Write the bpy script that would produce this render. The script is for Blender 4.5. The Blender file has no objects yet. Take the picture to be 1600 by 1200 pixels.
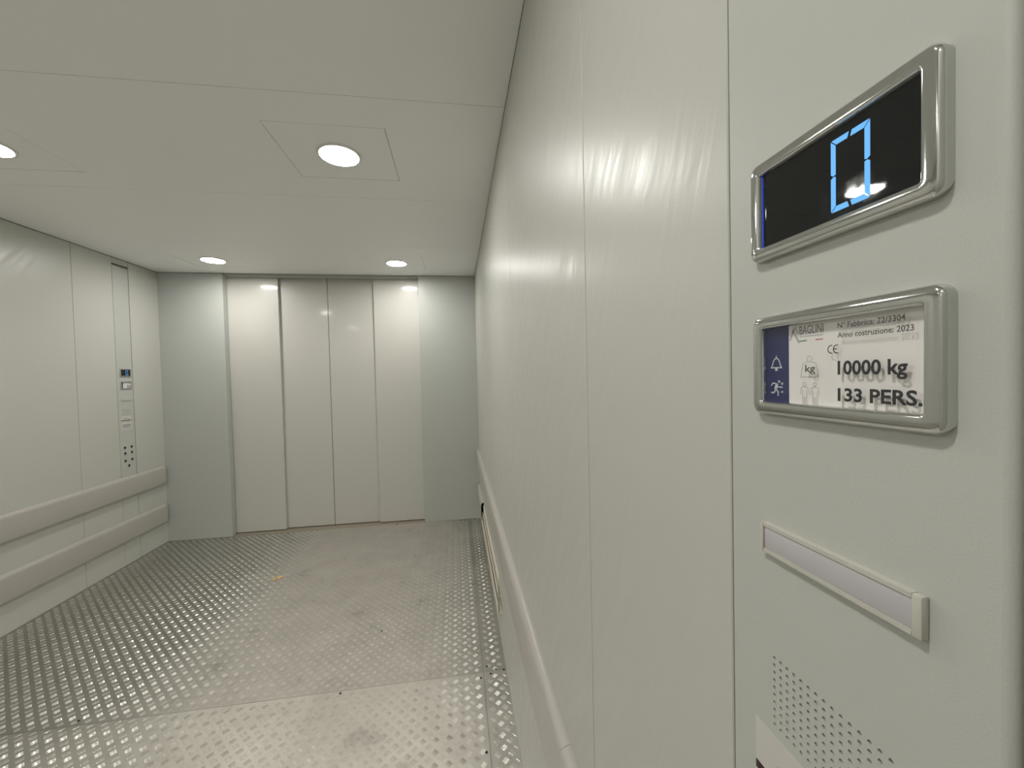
import bpy, bmesh, math, random
from mathutils import Matrix, Vector
random.seed(4)
C = bpy.context.scene.collection
scene = bpy.context.scene

# ------------------------------------------------------------------ camera
W, D, H = 2.9092, 4.0237, 2.5          # cabin width, far wall, ceiling height
YF = -0.206                            # wall behind the camera
YM = (D + YF) / 2
F, YAW, PITCH, ROLL, CX, CZ = 608.05, .1417, -.0238, -.0231, -.2101, 1.4825
fw = Vector((math.sin(YAW) * math.cos(PITCH), math.cos(YAW) * math.cos(PITCH), math.sin(PITCH)))
r0 = Vector((math.cos(YAW), -math.sin(YAW), 0)); u0 = r0.cross(fw)
r2 = r0 * math.cos(ROLL) + u0 * math.sin(ROLL); u2 = u0 * math.cos(ROLL) - r0 * math.sin(ROLL)
cam = bpy.data.cameras.new('camera'); cam_o = bpy.data.objects.new('camera', cam); C.objects.link(cam_o)
cam.sensor_fit = 'HORIZONTAL'; cam.sensor_width = 36; cam.lens = 36 * F / 1600; cam.clip_start = .01
M = Matrix((r2, u2, -fw)).transposed().to_4x4(); M.translation = (CX, 0, CZ); cam_o.matrix_world = M
scene.camera = cam_o
# ------------------------------------------------------------------ world, exposure
wd = bpy.data.worlds.new('world'); scene.world = wd; wd.use_nodes = True
wd.node_tree.nodes['Background'].inputs[0].default_value = (0, 0, 0, 1)      # closed cabin: no light from outside
vs = scene.view_settings
vs.view_transform = 'Standard'; vs.look = 'None'; vs.gamma = 1; vs.use_curve_mapping = False
vs.exposure = 0.0
LAMP = 126.0                           # radiance of the ceiling downlights
LAMP_COL = (1.0, .975, .925)

# ------------------------------------------------------------------ materials
def mat(name, col, rough=.5, metal=0, spec=.5, emit=None, es=0, coat=0, coat_r=.1):
    m = bpy.data.materials.new(name); m.use_nodes = True
    b = m.node_tree.nodes['Principled BSDF']
    b.inputs['Base Color'].default_value = (*col, 1); b.inputs['Roughness'].default_value = rough
    b.inputs['Metallic'].default_value = metal; b.inputs['Specular IOR Level'].default_value = spec
    b.inputs['Coat Weight'].default_value = coat; b.inputs['Coat Roughness'].default_value = coat_r
    if emit:
        b.inputs['Emission Color'].default_value = (*emit, 1); b.inputs['Emission Strength'].default_value = es
    return m
def N(m, typ, **kw):
    n = m.node_tree.nodes.new(typ)
    for k, v in kw.items(): setattr(n, k, v)
    return n
def L(m, a, b): m.node_tree.links.new(a, b)
def coords(m, scale, rot=(0, 0, 0), kind='Object'):
    t = N(m, 'ShaderNodeTexCoord'); mp = N(m, 'ShaderNodeMapping')
    mp.inputs['Scale'].default_value = scale; mp.inputs['Rotation'].default_value = rot
    L(m, t.outputs[kind], mp.inputs['Vector']); return mp.outputs['Vector']
def noise(m, vec, scale=1, detail=4, rough=.6, dist=0):
    n = N(m, 'ShaderNodeTexNoise'); n.inputs['Scale'].default_value = scale
    n.inputs['Detail'].default_value = detail; n.inputs['Roughness'].default_value = rough
    n.inputs['Distortion'].default_value = dist
    L(m, vec, n.inputs['Vector']); return n.outputs['Fac']
def ramp(m, fac, stops):
    r = N(m, 'ShaderNodeValToRGB'); e = r.color_ramp.elements
    while len(e) < len(stops): e.new(.5)
    for i, (p, c) in enumerate(stops):
        e[i].position = p; e[i].color = (*c, 1) if not isinstance(c, (int, float)) else (c, c, c, 1)
    L(m, fac, r.inputs['Fac']); return r.outputs['Color']
def bsdf(m): return m.node_tree.nodes['Principled BSDF']
def bump(m, h, strength, dist=.001):
    b = N(m, 'ShaderNodeBump'); b.inputs['Strength'].default_value = strength; b.inputs['Distance'].default_value = dist
    L(m, h, b.inputs['Height']); L(m, b.outputs['Normal'], bsdf(m).inputs['Normal'])

WALL = (.555, .56, .515)
M_wall = mat('painted_steel_wall', WALL, .3, spec=.42)
def streak(m, ang, sc, kind='Object'):
    t = N(m, 'ShaderNodeTexCoord'); a = N(m, 'ShaderNodeMapping'); b = N(m, 'ShaderNodeMapping')
    a.inputs['Rotation'].default_value = (ang, 0, 0); b.inputs['Scale'].default_value = sc
    L(m, t.outputs[kind], a.inputs['Vector']); L(m, a.outputs['Vector'], b.inputs['Vector']); return b.outputs['Vector']
wipe = noise(M_wall, streak(M_wall, -.62, (2, 46, 5.0)), 1.0, 5, .65, .4)      # cloth marks in the gloss
L(M_wall, ramp(M_wall, wipe, [(.30, .28), (.70, .43)]), bsdf(M_wall).inputs['Roughness'])
wipe2 = noise(M_wall, streak(M_wall, -.3, (2, 60, 3.0)), 1.0, 3, .5, .2)
mxh = N(M_wall, 'ShaderNodeMath', operation='MULTIPLY_ADD'); L(M_wall, wipe2, mxh.inputs[0]); mxh.inputs[1].default_value = 1.0
fh = N(M_wall, 'ShaderNodeMath', operation='MULTIPLY'); fh.inputs[1].default_value = .10
L(M_wall, noise(M_wall, coords(M_wall, (1, 1, 1)), 420, 2), fh.inputs[0]); L(M_wall, fh.outputs[0], mxh.inputs[2])
bump(M_wall, mxh.outputs[0], .35, .0012)
M_cop = mat('textured_panel_paint', (.52, .53, .495), .42, spec=.4)
bump(M_cop, noise(M_cop, coords(M_cop, (1, 1, 1)), 900, 2), .25, .0004)
M_far = mat('painted_steel_return', (.49, .51, .48), .36)
M_door = mat('glossy_door_paint', (.585, .58, .54), .35, coat=.35, coat_r=.09)
M_ceil = mat('white_ceiling_sheet', (.90, .90, .885), .5, spec=.35)
M_gap = mat('bare_steel_backing', (.24, .24, .23), .6)
M_bump = mat('beige_bumper_plastic', (.47, .45, .41), .3)
bump(M_bump, noise(M_bump, coords(M_bump, (1, 1, 1)), 700, 2), .2, .0004)
M_chrome = mat('chrome', (.62, .63, .62), .07, 1)
M_screen = mat('black_display_glass', (.006, .007, .008), .03, spec=.55)
v = coords(M_screen, (1, 1, 1))
L(M_screen, ramp(M_screen, noise(M_screen, v, 90, 4), [(.45, .02), (.8, .10)]), bsdf(M_screen).inputs['Roughness'])
M_led = mat('blue_display_segment', (.02, .05, .1), .4, emit=(.13, .46, .97), es=1.0)
M_edge_glow = mat('blue_display_edge_glow', (.02, .03, .2), .3, emit=(.03, .07, .5), es=.6)  # emission painted in for the display module's blue glow along the edge
M_paper = mat('white_insert', (.84, .815, .79), .6)
M_ink = mat('black_print', (.012, .012, .016), .6)
M_inkdark = mat('dark_grey_print', (.045, .045, .05), .6)
M_inkgrey = mat('grey_print', (.16, .17, .18), .6)
M_inkpale = mat('pale_grey_print', (.50, .49, .48), .6)
M_blue = mat('navy_print', (.014, .022, .105), .5)
M_green = mat('green_print', (.05, .25, .15), .6)
M_red = mat('red_print', (.5, .08, .06), .6)
M_white = mat('white_print', (.62, .64, .68), .6)
M_maroon = mat('maroon_print', (.035, .015, .022), .6)
M_sticker = mat('white_sticker', (.62, .60, .57), .5)
M_lens = mat('frosted_strip', (.52, .50, .52), .35)
M_clip = mat('pale_plastic_clip', (.55, .54, .48), .4)
M_steel = mat('brushed_steel', (.55, .55, .53), .28, 1)
M_black = mat('black_plastic', (.012, .012, .012), .5)
M_cream = mat('cream_rail_plastic', (.52, .46, .36), .5)
v = coords(M_cream, (30, 3, 60))
L(M_cream, ramp(M_cream, noise(M_cream, v, 1, 3), [(.3, (.70, .63, .52)), (.7, (.84, .79, .68))]), bsdf(M_cream).inputs['Base Color'])
M_wood = mat('pale_wood', (.62, .44, .20), .6)
v = coords(M_wood, (40, 300, 40))
L(M_wood, ramp(M_wood, noise(M_wood, v, 1, 3), [(.3, (.52, .36, .16)), (.7, (.70, .54, .28))]), bsdf(M_wood).inputs['Base Color'])
M_lamp = mat('lamp_diffuser', (.9, .9, .9), .5, emit=LAMP_COL, es=LAMP)
M_trim = mat('lamp_trim', (.75, .75, .72), .4)
M_crumb = mat('dark_crumb', (.02, .018, .015), .8)
M_crumbw = mat('pale_crumb', (.75, .72, .66), .6)
# clear pane: thin transparent cover with a fresnel gloss
M_pane = bpy.data.materials.new('clear_cover'); M_pane.use_nodes = True
nt = M_pane.node_tree; nt.nodes.remove(nt.nodes['Principled BSDF'])
tr = N(M_pane, 'ShaderNodeBsdfTransparent'); gl = N(M_pane, 'ShaderNodeBsdfGlossy'); gl.inputs['Roughness'].default_value = .05
mx = N(M_pane, 'ShaderNodeMixShader')
mx.inputs[0].default_value = .03; L(M_pane, tr.outputs[0], mx.inputs[1]); L(M_pane, gl.outputs[0], mx.inputs[2])
L(M_pane, mx.outputs[0], nt.nodes['Material Output'].inputs['Surface'])

def alu(name, base_r, dust_r, col, lift=1.0):
    m = mat(name, col, .35, .8)
    pos = coords(m, (1, 1, 1))
    big = noise(m, pos, 1.3, 5, .62, .4); mid = noise(m, pos, 5.6, 8, .68, .5); fine = noise(m, pos, 60, 3, .6)
    # traffic wear: dusty along the middle of the cabin, cleaner next to the walls
    sx = N(m, 'ShaderNodeSeparateXYZ'); L(m, pos, sx.inputs[0])
    a = N(m, 'ShaderNodeMath', operation='ADD'); L(m, sx.outputs['X'], a.inputs[0]); a.inputs[1].default_value = .92
    ab = N(m, 'ShaderNodeMath', operation='ABSOLUTE'); L(m, a.outputs[0], ab.inputs[0])
    nz = N(m, 'ShaderNodeMath', operation='MULTIPLY_ADD'); L(m, big, nz.inputs[0]); nz.inputs[1].default_value = -1.1; L(m, ab.outputs[0], nz.inputs[2])
    dust = ramp(m, nz.outputs[0], [(.02, 1.0), (.42, 0.0)])
    k = lift
    c1 = ramp(m, mid, [(.26, tuple(x * .72 for x in col)), (.38, tuple(x * .96 for x in col)), (.7, tuple(min(1, x * 1.05) for x in col))])
    dcol = ramp(m, mid, [(.27, (.31 * k, .29 * k, .255 * k)), (.39, (.46 * k, .435 * k, .39 * k)), (.7, (.53 * k, .505 * k, .455 * k))])
    mixc = N(m, 'ShaderNodeMix', data_type='RGBA'); L(m, dust, mixc.inputs[0]); L(m, c1, mixc.inputs[6]); L(m, dcol, mixc.inputs[7])
    L(m, mixc.outputs[2], bsdf(m).inputs['Base Color'])
    mr = N(m, 'ShaderNodeMapRange'); L(m, dust, mr.inputs[0]); mr.inputs[3].default_value = base_r; mr.inputs[4].default_value = dust_r
    ad = N(m, 'ShaderNodeMath', operation='MULTIPLY_ADD'); L(m, fine, ad.inputs[0]); ad.inputs[1].default_value = .12; L(m, mr.outputs[0], ad.inputs[2])
    L(m, ad.outputs[0], bsdf(m).inputs['Roughness'])
    mm = N(m, 'ShaderNodeMapRange'); L(m, dust, mm.inputs[0]); mm.inputs[3].default_value = .92; mm.inputs[4].default_value = .55
    L(m, mm.outputs[0], bsdf(m).inputs['Metallic'])
    return m
M_alu = alu('aluminium_plate', .27, .42, (.44, .43, .395), .97)
M_bar = alu('aluminium_tread', .19, .34, (.86, .84, .795), 1.02)
M_alu2 = alu('clean_aluminium_plate', .27, .38, (.52, .505, .47), 1.16)
M_bar2 = alu('clean_aluminium_tread', .19, .28, (.86, .84, .795), 1.02)
M_sill = mat('aluminium_sill', (.42, .37, .30), .5, .6)

# ------------------------------------------------------------------ helpers
def new_obj(name, me, m, parent=None, loc=(0, 0, 0)):
    o = bpy.data.objects.new(name, me); C.objects.link(o); o.location = loc
    if m and not me.materials: me.materials.append(m)
    if parent: o.parent = parent
    return o
def from_bm(name, bm, m, parent=None, smooth=False, loc=(0, 0, 0)):
    bmesh.ops.recalc_face_normals(bm, faces=bm.faces)
    me = bpy.data.meshes.new(name); bm.to_mesh(me); bm.free()
    if smooth:
        me.polygons.foreach_set('use_smooth', [True] * len(me.polygons))
        me.set_sharp_from_angle(angle=math.radians(38))
    return new_obj(name, me, m, parent, loc)
def bm_box(bm, x0, x1, y0, y1, z0, z1):
    vv = [bm.verts.new((x, y, z)) for x in (x0, x1) for y in (y0, y1) for z in (z0, z1)]
    for f in ((0, 1, 3, 2), (4, 6, 7, 5), (0, 4, 5, 1), (2, 3, 7, 6), (0, 2, 6, 4), (1, 5, 7, 3)):
        bm.faces.new([vv[i] for i in f])
def box(name, x0, x1, y0, y1, z0, z1, m, parent=None, bevel=0, seg=1):
    bm = bmesh.new(); bm_box(bm, x0, x1, y0, y1, z0, z1)
    if bevel:
        bmesh.ops.bevel(bm, geom=list(bm.edges), offset=bevel, segments=seg, affect='EDGES', profile=.5)
    return from_bm(name, bm, m, parent, smooth=bevel > 0 and seg > 1)
def tag(o, label, cat, group=None, kind=None):
    o['label'] = label; o['category'] = cat
    if group: o['group'] = group
    if kind: o['kind'] = kind
    return o
def empty(name, loc=(0, 0, 0), rz=0):
    o = bpy.data.objects.new(name, None); C.objects.link(o); o.location = loc; o.rotation_euler = (0, 0, rz)
    o.empty_display_size = .1; return o
def copy_tree(o, parent=None):
    c = o.copy(); C.objects.link(c); c.parent = parent
    for ch in list(o.children): copy_tree(ch, c)
    return c
def cells(us, vs_, skip, w0, w1, fn):
    """slab of thickness w0..w1 made of grid cells, those in skip left open"""
    bm = bmesh.new(); cache = {}
    def V(i, j, w):
        k = (i, j, w)
        if k not in cache: cache[k] = bm.verts.new(fn(us[i], vs_[j], w))
        return cache[k]
    on = {(i, j) for i in range(len(us) - 1) for j in range(len(vs_) - 1)} - set(skip)
    for (i, j) in on:
        for w in (w0, w1): bm.faces.new([V(i, j, w), V(i + 1, j, w), V(i + 1, j + 1, w), V(i, j + 1, w)])
        for (a, b, nb) in (((i, j), (i + 1, j), (i, j - 1)), ((i + 1, j), (i + 1, j + 1), (i + 1, j)),
                           ((i + 1, j + 1), (i, j + 1), (i, j + 1)), ((i, j + 1), (i, j), (i - 1, j))):
            if nb not in on: bm.faces.new([V(*a, w0), V(*b, w0), V(*b, w1), V(*a, w1)])
    return bm
def tube(bm, pts, r, n=6):
    """closed-ended round bar along a short polyline"""
    rings = []
    for k, p in enumerate(pts):
        p = Vector(p); d = (Vector(pts[min(k + 1, len(pts) - 1)]) - Vector(pts[max(k - 1, 0)])).normalized()
        a = d.orthogonal().normalized(); b = d.cross(a)
        rings.append([bm.verts.new(p + (a * math.cos(t) + b * math.sin(t)) * r) for t in [2 * math.pi * q / n for q in range(n)]])
    for A, B in zip(rings, rings[1:]):
        for q in range(n): bm.faces.new([A[q], A[(q + 1) % n], B[(q + 1) % n], B[q]])
    bm.faces.new(rings[0]); bm.faces.new(rings[-1])

# ------------------------------------------------------------------ floor
floor = tag(empty('floor', (0, 0, 0)), 'worn aluminium tread plate floor of the lift cabin', 'floor', kind='structure')
box('subfloor', -W - .05, .05, YF - .2, D + .2, -.05, -.006, M_gap, floor)
PITCH_T = .0535
def tread(bx0, bx1, by0, by1, ox, oy, parent, mt):
    verts, faces = [], []
    hl, hw, h = .0118, .0022, .0015
    loc = [(-hl, 0, 0), (-hl * .72, -hw, 0), (hl * .72, -hw, 0), (hl, 0, 0), (hl * .72, hw, 0), (-hl * .72, hw, 0), (-hl * .6, 0, h), (hl * .6, 0, h)]
    fc = [(1, 2, 7, 6), (4, 5, 6, 7), (0, 1, 6), (5, 0, 6), (2, 3, 7), (3, 4, 7)]
    s = math.sqrt(.5)
    def group(gx, gy, sg):
        dx, dy = s, s * sg                      # along a bar
        px, py = -s * sg, s                     # across the bars
        for k in range(-2, 3):
            cx_, cy_ = gx + px * k * .0047, gy + py * k * .0047
            if not (bx0 + .011 < cx_ < bx1 - .011 and by0 + .011 < cy_ < by1 - .011): continue
            b = len(verts)
            t = min(1, max(0, (abs(cx_ + .92) - .30) / .60)); wear = 1 - (.40 if by0 > 1 else .22) * (1 - t * t * (3 - 2 * t))   # bars worn low along the traffic path
            for (u, w, z) in loc: verts.append((cx_ + dx * u + px * w, cy_ + dy * u + py * w, z * wear))
            faces.extend(tuple(b + q for q in f) for f in fc)
    i0, i1 = int((bx0 - ox) / PITCH_T) - 2, int((bx1 - ox) / PITCH_T) + 2
    j0, j1 = int((by0 - oy) / PITCH_T) - 2, int((by1 - oy) / PITCH_T) + 2
    for i in range(i0, i1):
        for j in range(j0, j1):
            group(ox + i * PITCH_T, oy + j * PITCH_T, 1)
            group(ox + (i + .5) * PITCH_T, oy + (j + .5) * PITCH_T, -1)
    me = bpy.data.meshes.new('tread_bars'); me.from_pydata(verts, [], faces)
    me.polygons.foreach_set('use_smooth', [True] * len(me.polygons)); me.update()
    o = new_obj('tread_bars', me, mt, parent); o['kind'] = 'stuff'
SX, SY = -.1155, 1.915
for (x0, x1, y0, y1, ox, oy) in ((-W, SX - .001, SY + .0008, D, -.175, 1.96), (-W, SX - .001, YF, SY - .0008, -.1712, 1.80),
                                 (SX + .001, 0, SY + .0008, D, -.03, 1.957), (SX + .001, 0, YF, SY - .0008, -.0325, 1.857)):
    p = box('tread_plate', x0, x1, y0, y1, -.006, 0, M_alu if y0 > 1 else M_alu2, floor)
    tread(x0, x1, y0, y1, ox, oy, p, M_bar if y0 > 1 else M_bar2)
for (x, y) in ((-.0945, 1.952), (-.052, 1.925), (-.079, 1.899), (-.129, 1.88), (-.012, 1.915), (-.131, 1.50), (-.79, 1.90), (-.131, 2.75), (-1.9, 1.94)):
    bm = bmesh.new(); bmesh.ops.create_cone(bm, cap_ends=True, segments=10, radius1=.0058, radius2=.0045, depth=.002)
    from_bm('rivet', bm, M_crumb, floor, loc=(x, y, .0012))

# ------------------------------------------------------------------ side walls (sheet panels with open joints)
SEAMS = [.2735, .6075, 1.46, 2.36, 3.21]
def side_wall(name, label, flip):
    root = tag(empty(name, (-W, 2 * YM, 0) if flip else (0, 0, 0), math.pi if flip else 0), label, 'wall', kind='structure')
    box('backing', .02, .06, YF - .2, D + .2, -.05, H + .05, M_gap, root)
    g = .0013
    edges = SEAMS + [D]
    for a, b in zip(edges, edges[1:]):
        box('wall_panel', 0, .018, a + g, b - g, 0.001, H - .0035, M_wall, root, bevel=.0009)
    # strip on the door side of the control panel, set slightly back
    box('wall_panel', .0012, .019, YF, .1130, 0.001, H - .0035, M_wall, root, bevel=.0009)
    # piece above and below the control panel
    box('wall_panel', 0, .018, .1185, .2735 - g, 2.4545, H - .0035, M_wall, root, bevel=.0009)
    box('wall_panel', 0, .018, .1185, .2735 - g, 0.001, .718, M_wall, root, bevel=.0009)
    return root
side_wall('wall_right', 'pale grey painted steel wall with streaky light reflections and the large display panel', False)
side_wall('wall_left', 'pale grey painted steel wall carrying two full-length beige bumpers', True)

# ------------------------------------------------------------------ end walls and doors
OPL, OPR = -2.362, -.565               # door opening
def end_wall(name, label, flip):
    root = tag(empty(name, (-W, 2 * YM, 0) if flip else (0, 0, 0), math.pi if flip else 0), label, 'wall', kind='structure')
    box('return_panel', -W - .02, OPL, D, D + .064, 0, H - .003, M_far, root, bevel=.0015)
    box('return_panel', OPR, .02, D, D + .064, 0, H - .003, M_far, root, bevel=.0015)
    box('header', OPL + .001, OPR - .001, D + .022, D + .062, 2.478, H + .01, M_far, root)
    box('backing', -W - .05, .05, D + .2, D + .24, -.05, H + .05, M_gap, root)
    return root
end_wall('wall_back', 'grey steel end wall with plain return panels either side of the closed doors', False)
end_wall('wall_front', 'grey steel end wall behind the photographer with return panels', True)
def door(name, label, flip):
    root = tag(empty(name, (-W, 2 * YM, 0) if flip else (0, 0, 0), math.pi if flip else 0), label, 'door', kind='structure')
    yo, yi, mid = D + .075, D + .107, (OPL + OPR) / 2
    for (a, b, y) in ((OPL - .02, mid - .447, yo), (mid - .46, mid - .0024, yi), (mid + .0024, mid + .46, yi), (mid + .447, OPR + .02, yo)):
        box('door_leaf', a, b, y, y + .028, .006, 2.52, M_door, root, bevel=.0016)
    box('sill', -W, 0, D + .0005, D + .16, -.006, -.0005, M_sill, root)
    return root
door('door_1', 'closed four-leaf telescopic lift door with glossy pale grey leaves', False)
door('door_2', 'closed four-leaf telescopic lift door behind the photographer', True)

# ------------------------------------------------------------------ ceiling
ceil = tag(empty('ceiling', (0, 0, H)), 'off-white sheet metal ceiling with square lamp hatches', 'ceiling', kind='structure')
box('backing', -W - .05, .05, YF - .2, D + .2, .02, .05, M_gap, ceil)
LX = (-.7105, -2.199); LY = (3.60, 1.885, .12)
CS = [YF, .64, 1.492, 2.318, 3.172, D]
HX = (.236, .215)
HATCH = [(LX[0], LY[0]), (LX[1], LY[0]), (LX[0], LY[1]), (-2.181, 1.941), (LX[0], LY[2]), (LX[1], LY[2])]
g = .0012
for (a, b) in zip(CS, CS[1:]):
    a += .001; b -= .001
    hs = [h for h in HATCH if a < h[1] < b]
    us = sorted([-W + .001, -.001] + [h[0] + sgn * (HX[0] + g) for h in hs for sgn in (-1, 1)])
    vv = sorted(set([a, b] + [h[1] + sgn * (HX[1] + g) for h in hs for sgn in (-1, 1)]))
    skip = [(i, j) for i in range(len(us) - 1) for j in range(len(vv) - 1)
            if any(abs((us[i] + us[i + 1]) / 2 - h[0]) < HX[0] and abs((vv[j] + vv[j + 1]) / 2 - h[1]) < HX[1] for h in hs)]
    from_bm('ceiling_panel', cells(us, vv, skip, 0, .012, lambda u, w, t: (u, w, t)), M_ceil, ceil)
    for (lx, ly) in hs:
        box('lamp_hatch', lx - HX[0] + g, lx + HX[0] - g, ly - HX[1] + g, ly + HX[1] - g, .0004, .012, M_ceil, ceil)

# ------------------------------------------------------------------ downlights
def disc_rings(bm, rings, n=48):
    R = []
    for (r, z) in rings: R.append([bm.verts.new((r * math.cos(2 * math.pi * q / n), r * math.sin(2 * math.pi * q / n), z)) for q in range(n)])
    for A, B in zip(R, R[1:]):
        for q in range(n): bm.faces.new([A[q], A[(q + 1) % n], B[(q + 1) % n], B[q]])
    return R
def downlight():
    root = empty('ceiling_downlight')
    bm = bmesh.new(); disc_rings(bm, [(.0945, .0), (.094, -.005), (.091, -.0072), (.0845, -.0076), (.0832, -.0066), (.0830, -.0004)])
    from_bm('trim_ring', bm, M_trim, root, smooth=True)
    bm = bmesh.new(); R = disc_rings(bm, [(.0828, 0), (.0828, -.0010), (.06, -.0014), (.03, -.0016)]); bm.faces.new(R[-1]); bm.faces.new(R[0])
    from_bm('diffuser', bm, M_lamp, root)
    return root
dl = downlight()
LAMPS = [(LX[0], LY[0], 'lit round ceiling lamp above the right-hand door leaves'),
         (LX[1], LY[0], 'lit round ceiling lamp above the left-hand door leaf near the corner'),
         (LX[0], LY[1], 'lit round ceiling lamp midway along the cabin on the side of the large display'),
         (-2.155, 1.955, 'lit round ceiling lamp midway along the cabin on the side of the full-length bumpers'),
         (LX[0], .12, 'lit round ceiling lamp overhead beside the large display panel'),
         (LX[1], .12, 'lit round ceiling lamp overhead by the front end of the full-length bumpers')]
for k, (lx, ly, lab) in enumerate(LAMPS):
    o = dl if k == 0 else copy_tree(dl)
    o.location = (lx, ly, H + .0004)
    if ly < 1: o.name = 'ceiling_downlight_offscreen'      # front pair of the three rows, mirrored in the door leaves and the chrome
    tag(o, lab, 'lamp', 'round ceiling downlights')

# ------------------------------------------------------------------ wall bumpers
def prof_run(name, y0, y1, z0, z1, d, m, parent, hollow=False):
    """bumper cover: rounded profile run along y; root frame: wall at x=0, cabin towards -x"""
    r = .024; pts = [(0, z0)]
    for k in range(5):
        t = math.pi / 2 * k / 4; pts.append((-d + r - r * math.sin(t), z0 + r - r * math.cos(t)))
    for k in range(5):
        t = math.pi / 2 * k / 4; pts.append((-d + r - r * math.cos(t), z1 - r + r * math.sin(t)))
    pts.append((0, z1))
    bm = bmesh.new()
    if hollow:
        w = .003; inner = [(min(x + w, 0), min(max(z, z0 + w), z1 - w)) for x, z in pts]
        loops = [(pts, y0), (pts, y1), (inner, y1 - w), (inner, y0)]
    else: loops = [(pts, y0), (pts, y1)]
    R = [[bm.verts.new((x, y, z)) for x, z in pp] for pp, y in loops]
    n = len(pts)
    if hollow:
        for A, B in ((R[0], R[1]), (R[2], R[3])):
            for q in range(n - 1): bm.faces.new([A[q], A[q + 1], B[q + 1], B[q]])
        for q in range(n - 1): bm.faces.new([R[0][q], R[0][q + 1], R[3][q + 1], R[3][q]])
        bm.faces.new(R[1]); bm.faces.new(R[2])
    else:
        for q in range(n): bm.faces.new([R[0][q], R[0][(q + 1) % n], R[1][(q + 1) % n], R[1][q]])
        bm.faces.new(R[0]); bm.faces.new(R[1])
    return from_bm(name, bm, m, parent, smooth=True)
BD = .027
UP, LO = (.545, .718), (.190, .366)
def bumper(name, label, flip, zz, segs, caps):
    root = tag(empty(name, (-W, 2 * YM, zz[0]) if flip else (0, 0, zz[0]), math.pi if flip else 0), label, 'bumper', 'beige wall bumpers')
    h = zz[1] - zz[0]
    for (a, b) in segs: prof_run('cover', a, b, 0, h, BD, M_bump, root)
    for (a, b) in caps: prof_run('end_cap', a, b, 0, h, BD + .0004, M_bump, root)
    return root
far = 3.990
lf = 2 * YM - far                       # left wall runs are given in the turned frame
for zz, lab in ((UP, 'upper beige bumper rail along the wall with the small far control panel'), (LO, 'lower beige bumper rail along the wall with the small far control panel')):
    bumper('wall_bumper', lab, True, zz, [(lf + .013, 3.93)], [(lf, lf + .0122), (3.9308, 3.95)])
bumper('wall_bumper', 'upper beige bumper rail running beneath the large display panel', False, (.552, .729), [(.7505, far - .013)], [(far - .0122, far), (-.13, .7495)])
# the damaged lower bumper: a short hollow cover at the far end, bare inner rails in front of it
root = tag(empty('wall_bumper', (0, 0, LO[0])), 'broken lower beige bumper with a hollow black end and bare cream rails', 'bumper', 'beige wall bumpers')
prof_run('cover', 3.40, far - .013, 0, LO[1] - LO[0], BD, M_bump, root, hollow=True)
prof_run('end_cap', far - .0122, far, 0, LO[1] - LO[0], BD + .0004, M_bump, root)
zb = LO[0]
def rail(pts, y0, y1):
    bm = bmesh.new(); R = [[bm.verts.new((x, y, z - zb)) for x, z in pts] for y in (y0, y1)]
    n = len(pts)
    for q in range(n): bm.faces.new([R[0][q], R[0][(q + 1) % n], R[1][(q + 1) % n], R[1][q]])
    bm.faces.new(R[0]); bm.faces.new(R[1])
    o = from_bm('inner_rail', bm, M_cream, root); return o
rail([(0, .196), (-.021, .196), (-.021, .240), (-.018, .240), (-.018, .200), (0, .200)], 2.06, 3.418)
rail([(0, .248), (-.012, .246), (-.012, .276), (-.009, .276), (-.009, .251), (0, .252)], 2.13, 3.418)
rail([(0, .254), (-.0035, .254), (-.0035, .330), (0, .330)], 2.17, 3.418)
rail([(0, .3302), (-.005, .3302), (-.005, .334), (0, .334)], 2.17, 3.418)

# ------------------------------------------------------------------ control panels (local X to the right, Z up, -Y out of the wall)
def rrect(cx, cz, w, h, r, n=5):
    pts = []
    for (sx, sz, a0) in ((1, 1, 0), (-1, 1, 90), (-1, -1, 180), (1, -1, 270)):
        for k in range(n + 1):
            a = math.radians(a0 + 90 * k / n)
            pts.append((cx + sx * (w / 2 - r) + r * math.cos(a), cz + sz * (h / 2 - r) + r * math.sin(a)))
    return pts
def loft(name, loops, m, parent, cap=False):
    bm = bmesh.new(); R = [[bm.verts.new((x, y, z)) for (x, z) in pts] for pts, y in loops]
    n = len(R[0])
    for A, B in zip(R, R[1:]):
        for q in range(n): bm.faces.new([A[q], A[(q + 1) % n], B[(q + 1) % n], B[q]])
    if cap: bm.faces.new(R[-1])
    return from_bm(name, bm, m, parent, smooth=True)
FW, FH = .109, .0655                    # bezel size
def bezel(name, cx, cz, parent, m=None):
    def lp(i, r): return rrect(cx, cz, FW - 2 * i, FH - 2 * i, r)
    return loft(name, [(lp(0, .006), 0), (lp(0, .006), -.0032), (lp(.0006, .0056), -.0050), (lp(.0018, .005), -.0060), (lp(.0024, .0045), -.0062),
                       (lp(.0070, .0022), -.0066), (lp(.0076, .0018), -.0064), (lp(.0084, .0014), -.0054), (lp(.0086, .0012), -.0008)], m or M_chrome, parent)
def flat(name, poly, y, m, parent, t=.0002):
    """thin printed shape standing t proud at depth y"""
    bm = bmesh.new(); f = bm.faces.new([bm.verts.new((x, y, z)) for x, z in poly])
    ex = bmesh.ops.extrude_face_region(bm, geom=[f]); bmesh.ops.translate(bm, verts=[e for e in ex['geom'] if isinstance(e, bmesh.types.BMVert)], vec=(0, -t, 0))
    return from_bm(name, bm, m, parent)
def rect(x0, x1, z0, z1): return [(x0, z0), (x1, z0), (x1, z1), (x0, z1)]
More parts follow.
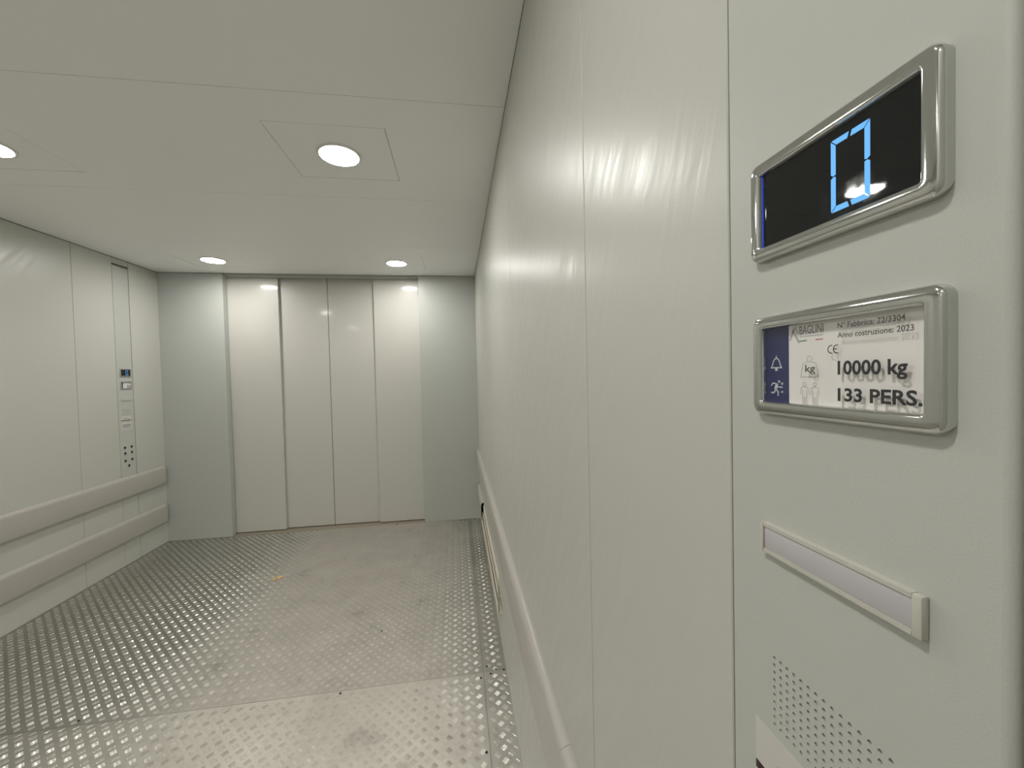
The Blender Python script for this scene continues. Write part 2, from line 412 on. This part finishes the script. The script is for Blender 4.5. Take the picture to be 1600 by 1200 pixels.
def text(name, s, x0, z0, w, h, y, m, parent, bold=0):
    """lettering fitted to the box: left x0, baseline z0, width w, cap height h"""
    cu = bpy.data.curves.new(name, 'FONT'); cu.body = s; cu.size = 1; cu.offset = bold; cu.extrude = 0; cu.resolution_u = 3
    o = bpy.data.objects.new(name, cu); C.objects.link(o)
    dg = bpy.context.evaluated_depsgraph_get(); me = bpy.data.meshes.new_from_object(o.evaluated_get(dg))
    bpy.data.objects.remove(o); bpy.data.curves.remove(cu)
    xs = [v.co.x for v in me.vertices]; a, b = min(xs), max(xs)
    CAP = .729
    for v_ in me.vertices:
        x, yy = v_.co.x, v_.co.y
        v_.co = (x0 + (x - a) / (b - a) * w, y, z0 + yy / CAP * h)
    me.materials.clear(); me.materials.append(m)
    return new_obj(name, me, m, parent)
def strokes(name, segs, y, m, parent):
    """flat strokes: list of (x0,z0,x1,z1,width)"""
    bm = bmesh.new()
    for (x0, z0, x1, z1, w) in segs:
        d = Vector((x1 - x0, z1 - z0)); d.normalize(); nx, nz = -d.y * w / 2, d.x * w / 2
        bm.faces.new([bm.verts.new((a, y, b)) for a, b in ((x0 + nx, z0 + nz), (x1 + nx, z1 + nz), (x1 - nx, z1 - nz), (x0 - nx, z0 - nz))])
    return from_bm(name, bm, m, parent)

YC = .196                               # centre of the panel on the right wall (world y)
ZB = .722                               # bottom of the faceplate
def X(y): return YC - y                 # world y on the right wall -> local x
def Z(z): return z - ZB
def control_panel():
    root = empty('control_panel')
    # faceplate with the perforated speaker field
    x0, x1, zt = X(.2726), X(.1185), 2.452 - ZB
    gp = .00515; nx, nz = 16, 10
    gx0, gz1 = X(.2340) - gp / 2, Z(1.2849) + gp / 2
    gx1, gz0 = gx0 + nx * gp, gz1 - nz * gp
    R_ = .004
    bm = cells([x0, gx0, gx1, x1 - R_], [0, gz0, gz1, zt], [(1, 1)], .0, .004, lambda u, w, t: (u, t, w))
    for i in range(nx):
        for j in range(nz):
            cx_, cz_ = gx0 + (i + .5) * gp, gz0 + (j + .5) * gp; hp = gp / 2
            sq = [(hp, 0), (hp, hp), (0, hp), (-hp, hp), (-hp, 0), (-hp, -hp), (0, -hp), (hp, -hp)]
            o_ = [bm.verts.new((cx_ + a, 0, cz_ + b)) for a, b in sq]
            c_ = [bm.verts.new((cx_ + .00125 * math.cos(k * math.pi / 4), 0, cz_ + .00125 * math.sin(k * math.pi / 4))) for k in range(8)]
            d_ = [bm.verts.new((v_.co.x, .003, v_.co.z)) for v_ in c_]
            for k in range(8):
                q = (k + 1) % 8
                bm.faces.new([o_[k], o_[q], c_[q], c_[k]]); bm.faces.new([c_[k], c_[q], d_[q], d_[k]])
    face = from_bm('faceplate', bm, M_cop, root)
    # rounded return edge on the door side
    bm = bmesh.new(); prof = [(x1 - R_, 0)] + [(x1 - R_ + R_ * math.sin(t), R_ - R_ * math.cos(t)) for t in [math.pi / 2 * k / 5 for k in range(1, 6)]] + [(x1, .018)]
    A = [bm.verts.new((a, b, 0)) for a, b in prof]; B = [bm.verts.new((a, b, zt)) for a, b in prof]
    for q in range(len(prof) - 1): bm.faces.new([A[q], A[q + 1], B[q + 1], B[q]])
    from_bm('folded_edge', bm, M_cop, root, smooth=True)
    box('speaker_backing', gx0 - .003, gx1 + .003, .0042, .006, gz0 - .003, gz1 + .003, M_black, root)
    # floor display
    e = empty('floor_display'); e.parent = root
    dcx, dcz = X(.1920), Z(1.5875)
    bezel('bezel', dcx, dcz, e)
    sx0, sx1, sz0, sz1 = dcx - FW / 2 + .0085, dcx + FW / 2 - .0085, dcz - FH / 2 + .0085, dcz + FH / 2 - .0085
    box('screen', sx0, sx1, -.0030, -.0005, sz0, sz1, M_screen, e)
    box('screen_edge_glow', sx0 + .0002, sx0 + .0010, -.0034, -.0030, sz0 + .001, sz1 - .001, M_edge_glow, e)  # added emissive strip, stands in for the display's glow at its inner edge
    a0, a1, b0, b1 = X(.1895), X(.1690), Z(1.5672), Z(1.6061)      # the lit figure 0
    wv, wh, g = .0027, .0030, .00035; xm, zm = (a0 + a1) / 2, (b0 + b1) / 2
    Sg = []
    for (xa, xb) in ((a0, xm), (xm, a1)):
        lft = xa == a0
        for (zo, zi) in ((b1, b1 - wh), (b0, b0 + wh)):
            if lft: Sg.append([(xa + g, zo), (xb - g, zo), (xb - g - .0009, zi), (xa + wv + g, zi)])
            else: Sg.append([(xa + g + .0009, zo), (xb - g, zo), (xb - wv - g, zi), (xa + g, zi)])
    for (xo, xi) in ((a0, a0 + wv), (a1, a1 - wv)):
        Sg.append([(xo, b1 - g), (xi, b1 - wh - g), (xi, zm + .0006), ((xo + xi) / 2, zm + .0002), (xo, zm + .0012)])
        Sg.append([(xo, b0 + g), (xi, b0 + wh + g), (xi, zm - .0006), ((xo + xi) / 2, zm - .0002), (xo, zm - .0012)])
    for s in Sg: flat('digit_segment', s, -.0030, M_led, e, .0001)
    # capacity plate: bezel, paper insert, clear cover carrying the print
    e = empty('capacity_plate'); e.parent = root
    pcx, pcz = X(.1908), Z(1.4848)
    bezel('bezel', pcx, pcz, e)
    px0, px1, pz0, pz1 = pcx - FW / 2 + .0084, pcx + FW / 2 - .0084, pcz - FH / 2 + .0084, pcz + FH / 2 - .0084
    box('paper_insert', px0, px1, -.0012, -.0003, pz0, pz1, M_paper, e)
    flat('blue_band', rect(px0, X(.2195), pz0, pz1), -.0012, M_blue, e, .00005)
    box('clear_cover', px0, px1, -.0048, -.0042, pz0, pz1, M_pane, e)
    yt = -.0040
    text('lettering', '10000 kg', X(.1852), Z(1.4787), .0333, .0074, yt, M_ink, e, .028)
    text('lettering', '133 PERS.', X(.1852), Z(1.4643), .0392, .0070, yt, M_ink, e, .028)
    text('lettering', 'N° Fabbrica: 22/3304', X(.1852), Z(1.5037), .0324, .0030, yt, M_inkdark, e, .012)
    text('lettering', 'Anno costruzione: 2023', X(.1852), Z(1.4985), .0358, .0030, yt, M_inkdark, e, .012)
    text('lettering', 'kg', X(.2052), Z(1.4801), .0065, .0045, yt, M_inkdark, e, .012)
    yi = -.00135
    text('lettering', 'BAGLINI', X(.2116), Z(1.5030), .0157, .0052, yi, M_inkgrey, e, .0)
    strokes('lettering', [(X(.2116), Z(1.5016), X(.1960), Z(1.5016), .0005)], yi, M_inkpale, e)
    strokes('flag_stroke', [(X(.2116), Z(1.499), X(.2066), Z(1.499), .0005)], yi, M_green, e)
    strokes('flag_stroke', [(X(.2010), Z(1.499), X(.1961), Z(1.499), .0005)], yi, M_red, e)
    strokes('logo_mark', [(X(.2186), Z(1.500), X(.2155), Z(1.5072), .0011), (X(.2165), Z(1.506), X(.2119), Z(1.4980), .0014), (X(.2148), Z(1.5075), X(.2125), Z(1.5035), .0010)], yi, M_inkpale, e)
    # CE mark from two open arcs
    bm_s = []
    for (cx_, bar) in ((X(.1900), False), (X(.1868), True)):
        rr = .0022; an = [math.radians(75 + 210 * k / 8) for k in range(9)]
        P_ = [(cx_ + .0012 + rr * math.cos(t) * .9, Z(1.4925) + rr * math.sin(t)) for t in an]
        bm_s += [(*P_[k], *P_[k + 1], .00055) for k in range(8)]
        if bar: bm_s.append((cx_ - .0006, Z(1.4925), cx_ + .0012, Z(1.4925), .0005))
    strokes('ce_mark', bm_s, yt, M_ink, e)
    # pictograms
    bx, bz = X(.22915), Z(1.4831); s_ = []
    dome = [(bx - .0040, bz), (bx - .0030, bz + .0022), (bx - .0024, bz + .0042), (bx - .0012, bz + .0058), (bx, bz + .0062), (bx + .0012, bz + .0058), (bx + .0024, bz + .0042), (bx + .0030, bz + .0022), (bx + .0040, bz)]
    s_ = [(*dome[k], *dome[k + 1], .0008) for k in range(8)] + [(bx - .0046, bz, bx + .0046, bz, .0008), (bx, bz + .006, bx, bz + .0079, .0007), (bx - .0010, bz - .0012, bx + .0010, bz - .0012, .0018)]
    strokes('bell_pictogram', s_, yi, M_white, e)
    mx_, mz = X(.2290), Z(1.4700)
    s_ = [(mx_ - .0010, mz - .0012, mx_ + .0003, mz + .0028, .0021), (mx_ + .0003, mz + .0025, mx_ - .0030, mz + .0030, .0009), (mx_ - .003, mz + .0032, mx_ - .0044, mz + .0012, .0008),
          (mx_ + .0004, mz + .0006, mx_ + .0046, mz + .0003, .0008), (mx_ - .0006, mz - .001, mx_ - .0022, mz - .0034, .0010), (mx_ - .002, mz - .0034, mx_ - .0046, mz - .0034, .0009),
          (mx_ - .0004, mz - .001, mx_ + .0012, mz - .003, .0010), (mx_ + .0012, mz - .0028, mx_ + .0010, mz - .0054, .0009),
          (mx_ + .0012, mz + .0040, mx_ + .0026, mz + .0040, .0015), (mx_ + .0036, mz + .0034, mx_ + .0043, mz + .0018, .0006), (mx_ + .0050, mz + .0034, mx_ + .0043, mz + .0018, .0006),
          (mx_ + .0036, mz - .0032, mx_ + .0043, mz - .002, .0006), (mx_ + .0050, mz - .0032, mx_ + .0043, mz - .002, .0006)]
    strokes('running_person_pictogram', s_, yi, M_white, e)
    wx, wz = X(.2050), Z(1.4771); t_ = .0003
    s_ = [(wx - .0060, wz, wx + .0060, wz, t_), (wx - .0060, wz, wx - .0042, wz + .0082, t_), (wx + .0060, wz, wx + .0042, wz + .0082, t_), (wx - .0042, wz + .0082, wx - .0012, wz + .009, t_), (wx + .0042, wz + .0082, wx + .0012, wz + .009, t_)]
    ring = [(wx + .0018 * math.cos(k * math.pi / 4), wz + .0107 + .0018 * math.sin(k * math.pi / 4)) for k in range(9)]
    s_ += [(*ring[k], *ring[k + 1], t_) for k in range(8)]
    strokes('weight_pictogram', s_, yi, M_inkpale, e)
    s_ = []
    for ox in (X(.2083), X(.2015)):
        ring = [(ox + .0011 * math.cos(k * math.pi / 4), Z(1.4727) + .0011 * math.sin(k * math.pi / 4)) for k in range(9)]
        s_ += [(*ring[k], *ring[k + 1], t_) for k in range(8)]
        for sg in (-1, 1):
            s_ += [(ox, Z(1.4713), ox + sg * .0022, Z(1.4705), t_), (ox + sg * .0022, Z(1.4705), ox + sg * .0030, Z(1.4665), t_), (ox + sg * .0014, Z(1.469), ox + sg * .0014, Z(1.4600), t_), (ox + sg * .0003, Z(1.465), ox + sg * .0003, Z(1.4600), t_)]
    strokes('people_pictogram', s_, yi, M_inkpale, e)
    # light strip
    e = empty('light_strip'); e.parent = root
    lx0, lx1, lz0, lz1 = X(.2405), X(.1460), Z(1.3572), Z(1.3772)
    box('lens', lx0 + .0025, lx1 - .0045, -.0034, 0, lz0 + .0024, lz1 - .0024, M_lens, e, bevel=.0004, seg=2)
    bm = bmesh.new()
    for (za, zc) in ((lz0, lz0 + .0024), (lz1 - .0024, lz1)): bm_box(bm, lx0 + .0022, lx1 - .0044, -.0040, 0, za, zc)
    from_bm('edge_rail', bm, M_clip, e)
    box('end_clip', lx0, lx0 + .0022, -.0044, 0, lz0 - .0002, lz1 + .0002, M_clip, e, bevel=.0006, seg=2)
    box('end_clip', lx1 - .0043, lx1, -.0044, 0, lz0 - .0002, lz1 + .0002, M_clip, e, bevel=.0008, seg=2)
    # notice stickers
    e = empty('notice_sticker'); e.parent = root
    nx0, nx1 = X(.2510), X(.1500)
    flat('white_field', rect(nx0, nx1, Z(1.1988), Z(1.2305)), -.00005, M_sticker, e, .0002)
    flat('dark_band', rect(nx0, nx1, Z(1.1925), Z(1.1988)), -.00005, M_maroon, e, .0002)
    flat('white_field', rect(nx0 + .003, nx1 + .001, Z(1.1230), Z(1.1925)), -.00005, M_sticker, e, .0002)
    strokes('print_lines', [(nx0 + .02, Z(1.2100), nx1 - .02, Z(1.2100), .0035), (nx0 + .055, Z(1.186), nx1 - .015, Z(1.186), .003), (nx0 + .010, Z(1.158), nx1 - .008, Z(1.158), .006), (nx0 + .012, Z(1.146), nx1 - .012, Z(1.146), .003), (nx0 + .012, Z(1.139), nx1 - .012, Z(1.139), .003)], -.0004, M_inkgrey, e)
    # push buttons
    for (bx, bz) in ((-.033, .975), (.033, .974), (-.033, .928), (.033, .928), (-.033, .866), (.033, .869), (.0, .822)):
        e = empty('push_button'); e.parent = root; e.location = (bx, 0, Z(bz))
        def circ(r, n=20): return [(r * math.cos(2 * math.pi * k / n), r * math.sin(2 * math.pi * k / n)) for k in range(n)]
        loft('collar', [(circ(.0125), 0), (circ(.0125), -.002), (circ(.0115), -.003), (circ(.0098), -.003), (circ(.0096), -.0005)], M_steel, e)
        loft('cap', [(circ(.0094), 0), (circ(.0094), -.0022), (circ(.0086), -.003), (circ(.003), -.0033)], M_black, e, cap=True)
    return root
cp = control_panel()
cp2 = copy_tree(cp)
cp.location = (0, YC, ZB); cp.rotation_euler = (0, 0, -math.pi / 2)
cp2.location = (-W, 2 * YM - YC, ZB - .016); cp2.rotation_euler = (0, 0, math.pi / 2)
tag(cp, 'tall grey control panel seen close up with blue 0 display and 10000 kg plate', 'control panel', 'lift control panels')
tag(cp2, 'slim grey control panel with round push buttons above the upper bumper by the far corner', 'control panel', 'lift control panels')

# ------------------------------------------------------------------ litter on the floor
bm = bmesh.new()
f = bm.faces.new([bm.verts.new((x, y, 0)) for x, y in ((-.048, -.022), (.012, -.026), (.046, .010), (.030, .026), (-.016, .022))])
ex = bmesh.ops.extrude_face_region(bm, geom=[f]); bmesh.ops.translate(bm, verts=[q for q in ex['geom'] if isinstance(q, bmesh.types.BMVert)], vec=(0, 0, .004))
wt = empty('wood_chip', (-1.575, 3.10, .0014), .25)
from_bm('chip_body', bm, M_wood, wt)
bm = bmesh.new(); bmesh.ops.create_cone(bm, cap_ends=True, segments=10, radius1=.006, radius2=.006, depth=.0006)
from_bm('knot', bm, M_crumb, wt, loc=(-.004, -.006, .0042))
tag(wt, 'small yellowish wood chip with a dark knot lying on the tread plate floor', 'wood chip')
def crumb(x, y, s, m, label, group):
    bm = bmesh.new(); bmesh.ops.create_icosphere(bm, subdivisions=1, radius=s)
    for q in bm.verts: q.co *= random.uniform(.7, 1.15); q.co.z *= .6
    lo = min(q.co.z for q in bm.verts)
    o = from_bm('crumb', bm, m, loc=(x, y, .0013 - lo)); tag(o, label, 'crumb', group)
for (x, y, q, lab) in ((-1.80, 2.03, .004, 'tiny dark crumb on the floor near the plate joint, on the full-length bumpers\' side'), (-.84, 4.0, .008, 'tiny dark crumb lying at the foot of the door leaves'),
                       (-.585, 3.27, .005, 'tiny dark crumb on the floor between the doors and the white crumbs'), (-.68, 2.33, .005, 'tiny dark crumb on the floor just in front of the white crumbs')):
    crumb(x, y, q, M_crumb, lab, 'dark crumbs on the floor')
for (x, y, q, lab) in ((-.70, 2.49, .006, 'tiny white crumb on the floor, the larger of the two'), (-.735, 2.46, .0045, 'tiny white crumb on the floor, the smaller of the two')):
    crumb(x, y, q, M_crumbw, lab, 'white crumbs on the floor')
